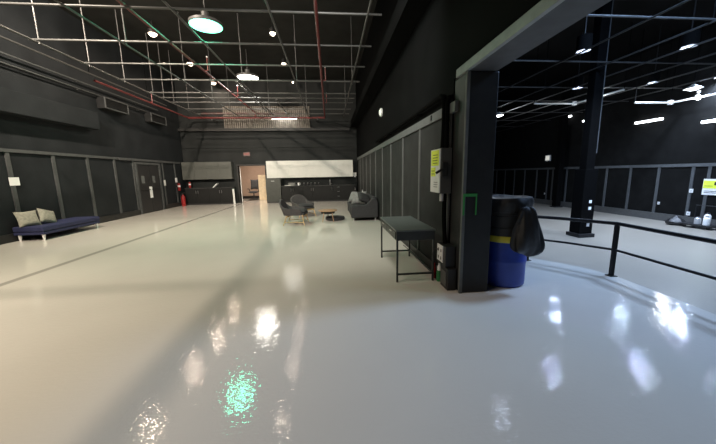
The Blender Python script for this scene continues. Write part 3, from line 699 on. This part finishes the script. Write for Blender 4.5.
build(MB().tube([(1.46, 3.785, 1.12), (1.46, 3.785, 1.22)], .028, 12), 'cable_gland', 'silver', ep)
def pipe_thing(name, lab, pts, r, m_, cat='conduit', clips=()):
    t = thing(name, lab, cat, pts[-1])
    build(MB().tube(pts, r, 12), 'tube', m_, t, smooth=True)
    for c in clips: build(MB().box(*c), 'clip', m_, t)
    return t
bend = [(1.5, 3.87, 2.38), (1.5, 3.91, 2.45), (1.5, 3.99, 2.475)]
pipe_thing('wall_conduit', 'black conduit rising from the electrical box and bending along above the grey rail', [(1.49, 3.86, 1.80), (1.50, 3.86, 2.1)] + bend + [(1.5, 6, 2.475), (1.5, 9.5, 2.475)], .036, 'flat_black', clips=[(1.46, XR, 5.0, 5.04, 2.43, 2.45), (1.46, XR, 7.5, 7.54, 2.43, 2.45), (1.46, XR, 9.2, 9.24, 2.43, 2.45)])
pipe_thing('wall_conduit', 'black conduit rising straight from the electrical box beside the pillar', [(1.50, 3.775, 1.80), (1.50, 3.775, 2.1), (1.50, 3.775, 2.36), (1.52, 3.775, 2.42), (XR+.01, 3.775, 2.43)], .026, 'flat_black')
pipe_thing('wall_conduit', 'black conduit running down from the electrical box to the floor boxes', [(1.5, 3.79, 1.22), (1.5, 3.79, .9), (1.5, 3.74, .62), (1.5, 3.72, .54)], .028, 'flat_black')
for z, tz in ((2.28, 0),):
    tag(build(MB().box(XR-.045, XR-.033, 4.42, 4.47, 2.25, 2.32), 'rail_clip', 'black_metal'), 'tiny dark clip on the grey wall rail near the pillar', 'clip')
ob = thing('outlet_box', 'black outlet box with a white receptacle plate low on the wall beside the desk', 'outlet', (1.5, 3.7, .29))
build(MB().box(1.43, XR, 3.52, 3.80, .29, .56), 'box', 'black_plastic', ob, bevel=.006)
op = build(MB().box(1.42, 1.43, 3.60, 3.79, .33, .55), 'receptacle_plate', 'white', ob)
oh = MB()
for y in (3.65, 3.74):
    for z in (.38, .48): oh.box(1.417, 1.42, y-.012, y+.012, z-.02, z+.02)
build(oh, 'sockets', 'black_plastic', op)
build(MB().tube([(1.42, 3.74, .48), (1.37, 3.78, .47), (1.36, 3.80, .40), (1.38, 3.81, .30), (1.44, 3.82, .27)], .008, 8), 'plug_cord', 'black_plastic', ob, smooth=True)
jb = thing('junction_box', 'black floor level box below the outlet box at the foot of the pillar', 'junction box', (1.5, 3.6, 0))
build(MB().box(1.44, XR, 3.46, 3.70, 0, .285), 'box', 'black_plastic', jb, bevel=.008)
build(MB().box(1.428, 1.44, 3.49, 3.67, .05, .24), 'lid', 'box_grey', jb)
b1 = thing('spray_bottle', 'small red bottle on the floor under the near desk corner', 'bottle', (1.44, 3.95, 0))
build(MB().lathe([(.03, 0), (.034, .01), (.034, .14), (.018, .17), (.018, .19)], (1.44, 3.95, 0), 16), 'body', 'red', b1, smooth=True)
build(MB().lathe([(.02, .185), (.02, .215), (.012, .22)], (1.44, 3.95, 0), 12), 'cap', 'red', b1)
b2 = thing('cleaner_bottle', 'green and white bottle on the floor just right of the red bottle', 'bottle', (1.47, 3.84, 0))
build(MB().lathe([(.034, 0), (.038, .01), (.038, .13), (.03, .16)], (1.47, 3.82, 0), 16), 'body', 'green', b2, smooth=True)
build(MB().lathe([(.031, .155), (.03, .2), (.016, .235), (.016, .255), (.01, .258)], (1.47, 3.82, 0), 16), 'neck', 'white', b2, smooth=True)
pipe_thing('extension_lead', 'thin dark lead lying along the wall behind the desk', [(1.47, 4.0, .008), (1.49, 4.3, .008), (1.5, 5.2, .008), (1.48, 5.9, .008)], .008, 'black_plastic', 'cable')
# emergency light
em = thing('emergency_light', 'small white round emergency light high on the right wall', 'wall light', (1.5, 8.82, 3.2))
build(MB().tube([(XR, 8.82, 3.22), (XR-.05, 8.82, 3.22)], .12, 20), 'housing', 'white', em, bevel=.01)
build(MB().tube([(XR-.05, 8.82, 3.22), (XR-.08, 8.82, 3.22)], .10, 20, r2=.06), 'lens', 'em_light', em, smooth=True)
# green tape on the pillar
tp = MB().prism([(1.558, .985), (1.577, .985), (1.577, 1.205), (1.713, 1.205), (1.713, .985), (1.727, .985), (1.727, 1.24), (1.558, 1.24)], 'y', 3.352, 3.3595)
tag(build(tp, 'green_tape', 'green_tape'), 'green tape stuck on the black pillar in an upside down U', 'tape')

# ------------------------------------------------------------------ barrel with bin bags
BX, BY = 2.30, 3.70
ba = thing('waste_barrel', 'blue plastic barrel with a dark top half and a yellow band, standing beside the pillar', 'barrel', (BX, BY, 0))
build(MB().lathe([(.262, 0), (.28, .02), (.285, .05), (.285, .30), (.292, .32), (.292, .36), (.286, .38), (.288, .62)], (BX, BY, 0), 44), 'lower_body', 'blue_drum', ba, smooth=True)
build(MB().lathe([(.291, .60), (.2925, .605), (.2925, .675), (.29, .68)], (BX, BY, 0), 44), 'band', 'yellow', ba, smooth=True)
build(MB().lathe([(.286, .61), (.286, .78), (.279, .785), (.279, .80), (.286, .805), (.286, .93), (.279, .935), (.279, .95), (.286, .955), (.286, 1.06), (.294, 1.07), (.294, 1.10), (.27, 1.10)], (BX, BY, 0), 44), 'upper_body', 'grey_drum', ba, smooth=True)
lb = MB().lathe([(.302, .98), (.312, 1.02), (.316, 1.08), (.315, 1.12), (.30, 1.16), (.24, 1.17), (.16, 1.13), (.02, 1.11)], (BX, BY, 0), 60, wob=.05, seed=3)
tag(build(lb, 'bin_liner', 'bag', smooth=True), 'black bin liner folded over the rim of the blue barrel', 'bag')
# hanging bag, tied to the barrel's rim on its right
hb = MB(); bm = hb.bm; rings = []
prof = [(.05, .03, 1.075, 0), (.10, .055, 1.03, 0), (.12, .07, .95, .01), (.155, .085, .85, .015), (.185, .095, .72, .02), (.20, .095, .60, .03), (.185, .085, .53, .025), (.12, .05, .485, .0), (.02, .01, .475, 0)]
rnd = random.Random(5)
for j, (a, b, z, s) in enumerate(prof):
    ring = []
    for k in range(40):
        t_ = k*2*PI/40
        f_ = 1 + .07*math.sin(6*t_+j*.6) + .05*math.sin(11*t_-j*.4+1)
        ring.append(bm.verts.new((BX+.035+s + a*f_*math.cos(t_), BY-.40 + b*f_*math.sin(t_) + .02*math.sin(3*t_+j), z + .05*math.cos(t_)*(-1 if j > 5 else .2)*(.5 if j > 4 else .2))))
    rings.append(ring)
for r0, r1 in zip(rings, rings[1:]):
    for k in range(40): bm.faces.new((r0[k], r0[(k+1)%40], r1[(k+1)%40], r1[k]))
bm.faces.new(rings[0]); bm.faces.new(rings[-1][::-1])
hbag = build(hb, 'bin_bag', 'bag', smooth=True, subsurf=1)
tag(hbag, 'full black bin bag hanging from the right side of the blue barrel', 'bag')

# ------------------------------------------------------------------ railing on the platform edge
rl = thing('railing', 'black steel guard railing following the curved platform edge', 'railing', (3.9, 3.6, 0))
def inset(p): return p
RP = [(3.85, -2.5), (3.85, 1.2), (3.86, 2.46), (3.93, 3.67), (3.60, 4.18), (3.27, 4.55), (2.7, 5.25), (2.1, 5.95)]
top = [(x, y, .75) for x, y in RP]; mid = [(x, y, .38) for x, y in RP]
build(MB().tube(top, .025, 12), 'top_rail', 'black_metal', rl, smooth=True)
build(MB().tube(mid, .017, 12), 'mid_rail', 'black_metal', rl, smooth=True)
for x, y in ((3.85, .1), (3.93, 3.67), (3.27, 4.55), (2.1, 5.95)):
    p = build(MB().box(x-.022, x+.022, y-.022, y+.022, 0, .75), 'post', 'black_metal', rl)
    build(MB().box(x-.05, x+.05, y-.05, y+.05, 0, .008), 'base_plate', 'black_metal', p)

# ------------------------------------------------------------------ side room things
co = thing('steel_column', 'black steel column on a wide base plate standing on the lower floor beyond the railing', 'column', (8.25, 8.95, LOW))
build(MB().box(8.03, 8.47, 8.74, 9.16, LOW+.12, 1.5), 'shaft', 'column_black', co, bevel=.01)
build(MB().box(8.11, 8.40, 8.82, 9.09, 1.5, ZC), 'upper_shaft', 'column_black', co, bevel=.01)
build(MB().box(7.97, 8.53, 8.68, 9.22, LOW, LOW+.12), 'base_plate', 'black_metal', co, bevel=.01)
build(MB().box(8.47, 8.6, 9.0, 9.14, 2.0, ZC), 'side_pipe', 'batten', co)
for z in (.42, .21): tag(build(MB().box(8.26, 8.35, 8.732, 8.74, z, z+.09), 'sticker', 'paper'), 'small white sticker on the black column, %s of two' % ('upper' if z > .3 else 'lower'), 'sticker')
ow = thing('outlet_plate', 'small outlet plate near the foot of the black column', 'outlet', (8.3, 8.75, -.3))
build(MB().box(8.25, 8.34, 8.725, 8.74, -.34, -.24), 'plate', 'silver', ow)
co2 = thing('steel_column', 'thin black column farther back against the side room wall, left of the wide one', 'column', (13.4, 16.45, LOW))
build(MB().box(13.28, 13.58, 16.3, 16.6, LOW, ZC), 'shaft', 'column_black', co2)
build(MB().box(13.2, 13.66, 16.22, 16.68, LOW, LOW+.06), 'base_plate', 'black_metal', co2)
es = thing('wall_sign_light', 'small bright white square light on the side room wall left of the column', 'wall light', (XE, 17.97, 2.1))
build(MB().box(XE-.08, XE, 17.8, 18.2, 2.06, 2.42), 'housing', 'white', es)
build(MB().box(XE-.09, XE-.08, 17.84, 18.16, 2.1, 2.38), 'face', 'em_light', es)
for y, z, lab in ((11.28, .02, 'tiny pale outlet low on the side room wall, under the plain panel'), (10.2, .60, 'white wall switch left of the yellow sign'), (10.18, -.28, 'white outlet plate below the wall switch left of the yellow sign'), (18.06, -.02, 'tiny outlet on the side room wall below the bright square light')):
    sz = .06 if z not in (.02, -.02) else .045
    t = thing('wall_outlet', lab, 'outlet', (XE, y, z))
    build(MB().box(XE-.045, XE-.028, y-sz, y+sz, z-sz*1.2, z+sz*1.2), 'plate', 'white', t, bevel=.004)
    build(MB().box(XE-.05, XE-.045, y-.02, y+.02, z-.03, z+.03), 'socket', 'silver', t)
    build(MB().box(XE-.03, XE, y-.03, y+.03, z-.03, z+.03), 'back_box', 'black_plastic', t)
ys = thing('safety_sign', 'yellow and white notice board on the side room wall at the right edge', 'sign', (XE, 9.65, .45))
build(MB().box(XE-.06, XE-.03, 9.25, 9.85, .48, 1.06), 'board', 'white', ys)
build(MB().box(XE-.064, XE-.06, 9.26, 9.84, .72, 1.0), 'yellow_panel', 'sticker', ys)
build(MB().box(XE-.068, XE-.064, 9.30, 9.52, .84, .96).box(XE-.068, XE-.064, 9.56, 9.80, .80, .815).box(XE-.064, XE-.06, 9.32, 9.79, .55, .57).box(XE-.064, XE-.06, 9.32, 9.79, .61, .63), 'printed_lines', 'black_plastic', ys)
# low trolley with white containers by the wall
tr = thing('trolley', 'low black trolley on the lower floor below the yellow sign', 'trolley', (13.3, 9.2, LOW))
build(MB().box(13.1, 13.7, 8.95, 9.85, LOW+.09, LOW+.15), 'deck', 'black_metal', tr, bevel=.005)
build(MB().tube([(13.65, 9.0, LOW+.15), (13.65, 9.0, LOW+.8), (13.65, 9.8, LOW+.8), (13.65, 9.8, LOW+.15)], .018, 8), 'handle', 'black_metal', tr)
for x in (13.2, 13.6):
    for y in (9.05, 9.75): build(MB().tube([(x-.02, y, LOW+.05), (x+.02, y, LOW+.05)], .05, 14), 'wheel', 'black_plastic', tr)
for x, y, h, m_, lab in ((13.25, 9.15, .32, 'white', 'white jug on the near end of the low trolley'), (13.3, 9.45, .26, 'silver', 'silver can on the middle of the low trolley'), (13.45, 9.28, .42, 'white', 'tall white canister at the back of the low trolley')):
    t = thing('canister', lab, 'container', (x, y, LOW+.15))
    build(MB().lathe([(.08, 0), (.09, .01), (.09, h*.75), (.04, h*.92)], (x, y, LOW+.15), 18), 'body', m_, t, smooth=True)
    build(MB().lathe([(.045, h*.9), (.045, h), (.03, h+.01)], (x, y, LOW+.15), 14), 'cap', 'black_plastic', t)
bg = MB().lathe([(.18, 0), (.27, .05), (.28, .14), (.2, .24), (.08, .30), (.03, .36)], (13.3, 10.12, LOW), 36, wob=.08, seed=9)
tag(build(bg, 'bin_bag', 'bag', smooth=True), 'small black bag slumped on the lower floor left of the trolley', 'bag')

# ------------------------------------------------------------------ camera, world, view
cam = bpy.data.cameras.new('camera'); co_ = bpy.data.objects.new('camera', cam); C.objects.link(co_)
f, p, yw, r = 295.8, .1628, .0911, -.0187
cam.sensor_fit = 'HORIZONTAL'; cam.sensor_width = 36; cam.lens = 36*f/716; cam.clip_end = 100; cam.clip_start = .05
fwd = Vector((math.sin(yw)*math.cos(p), math.cos(yw)*math.cos(p), -math.sin(p)))
rt = Vector((math.cos(yw), -math.sin(yw), 0)); up = rt.cross(fwd)
rt2 = rt*math.cos(r) + up*math.sin(r); up2 = -rt*math.sin(r) + up*math.cos(r)
co_.matrix_world = Matrix((( rt2.x, up2.x, -fwd.x, 0), (rt2.y, up2.y, -fwd.y, 0), (rt2.z, up2.z, -fwd.z, 1.5), (0, 0, 0, 1)))
sc = bpy.context.scene; sc.camera = co_
w = bpy.data.worlds.new('world'); sc.world = w; w.use_nodes = True
w.node_tree.nodes['Background'].inputs[0].default_value = (.75, .80, .85, 1)
w.node_tree.nodes['Background'].inputs[1].default_value = .02
sc.view_settings.view_transform = 'Standard'; sc.view_settings.look = 'None'; sc.view_settings.gamma = 1; sc.view_settings.exposure = 0
sc.cycles.max_bounces = 8; sc.cycles.sample_clamp_indirect = 6
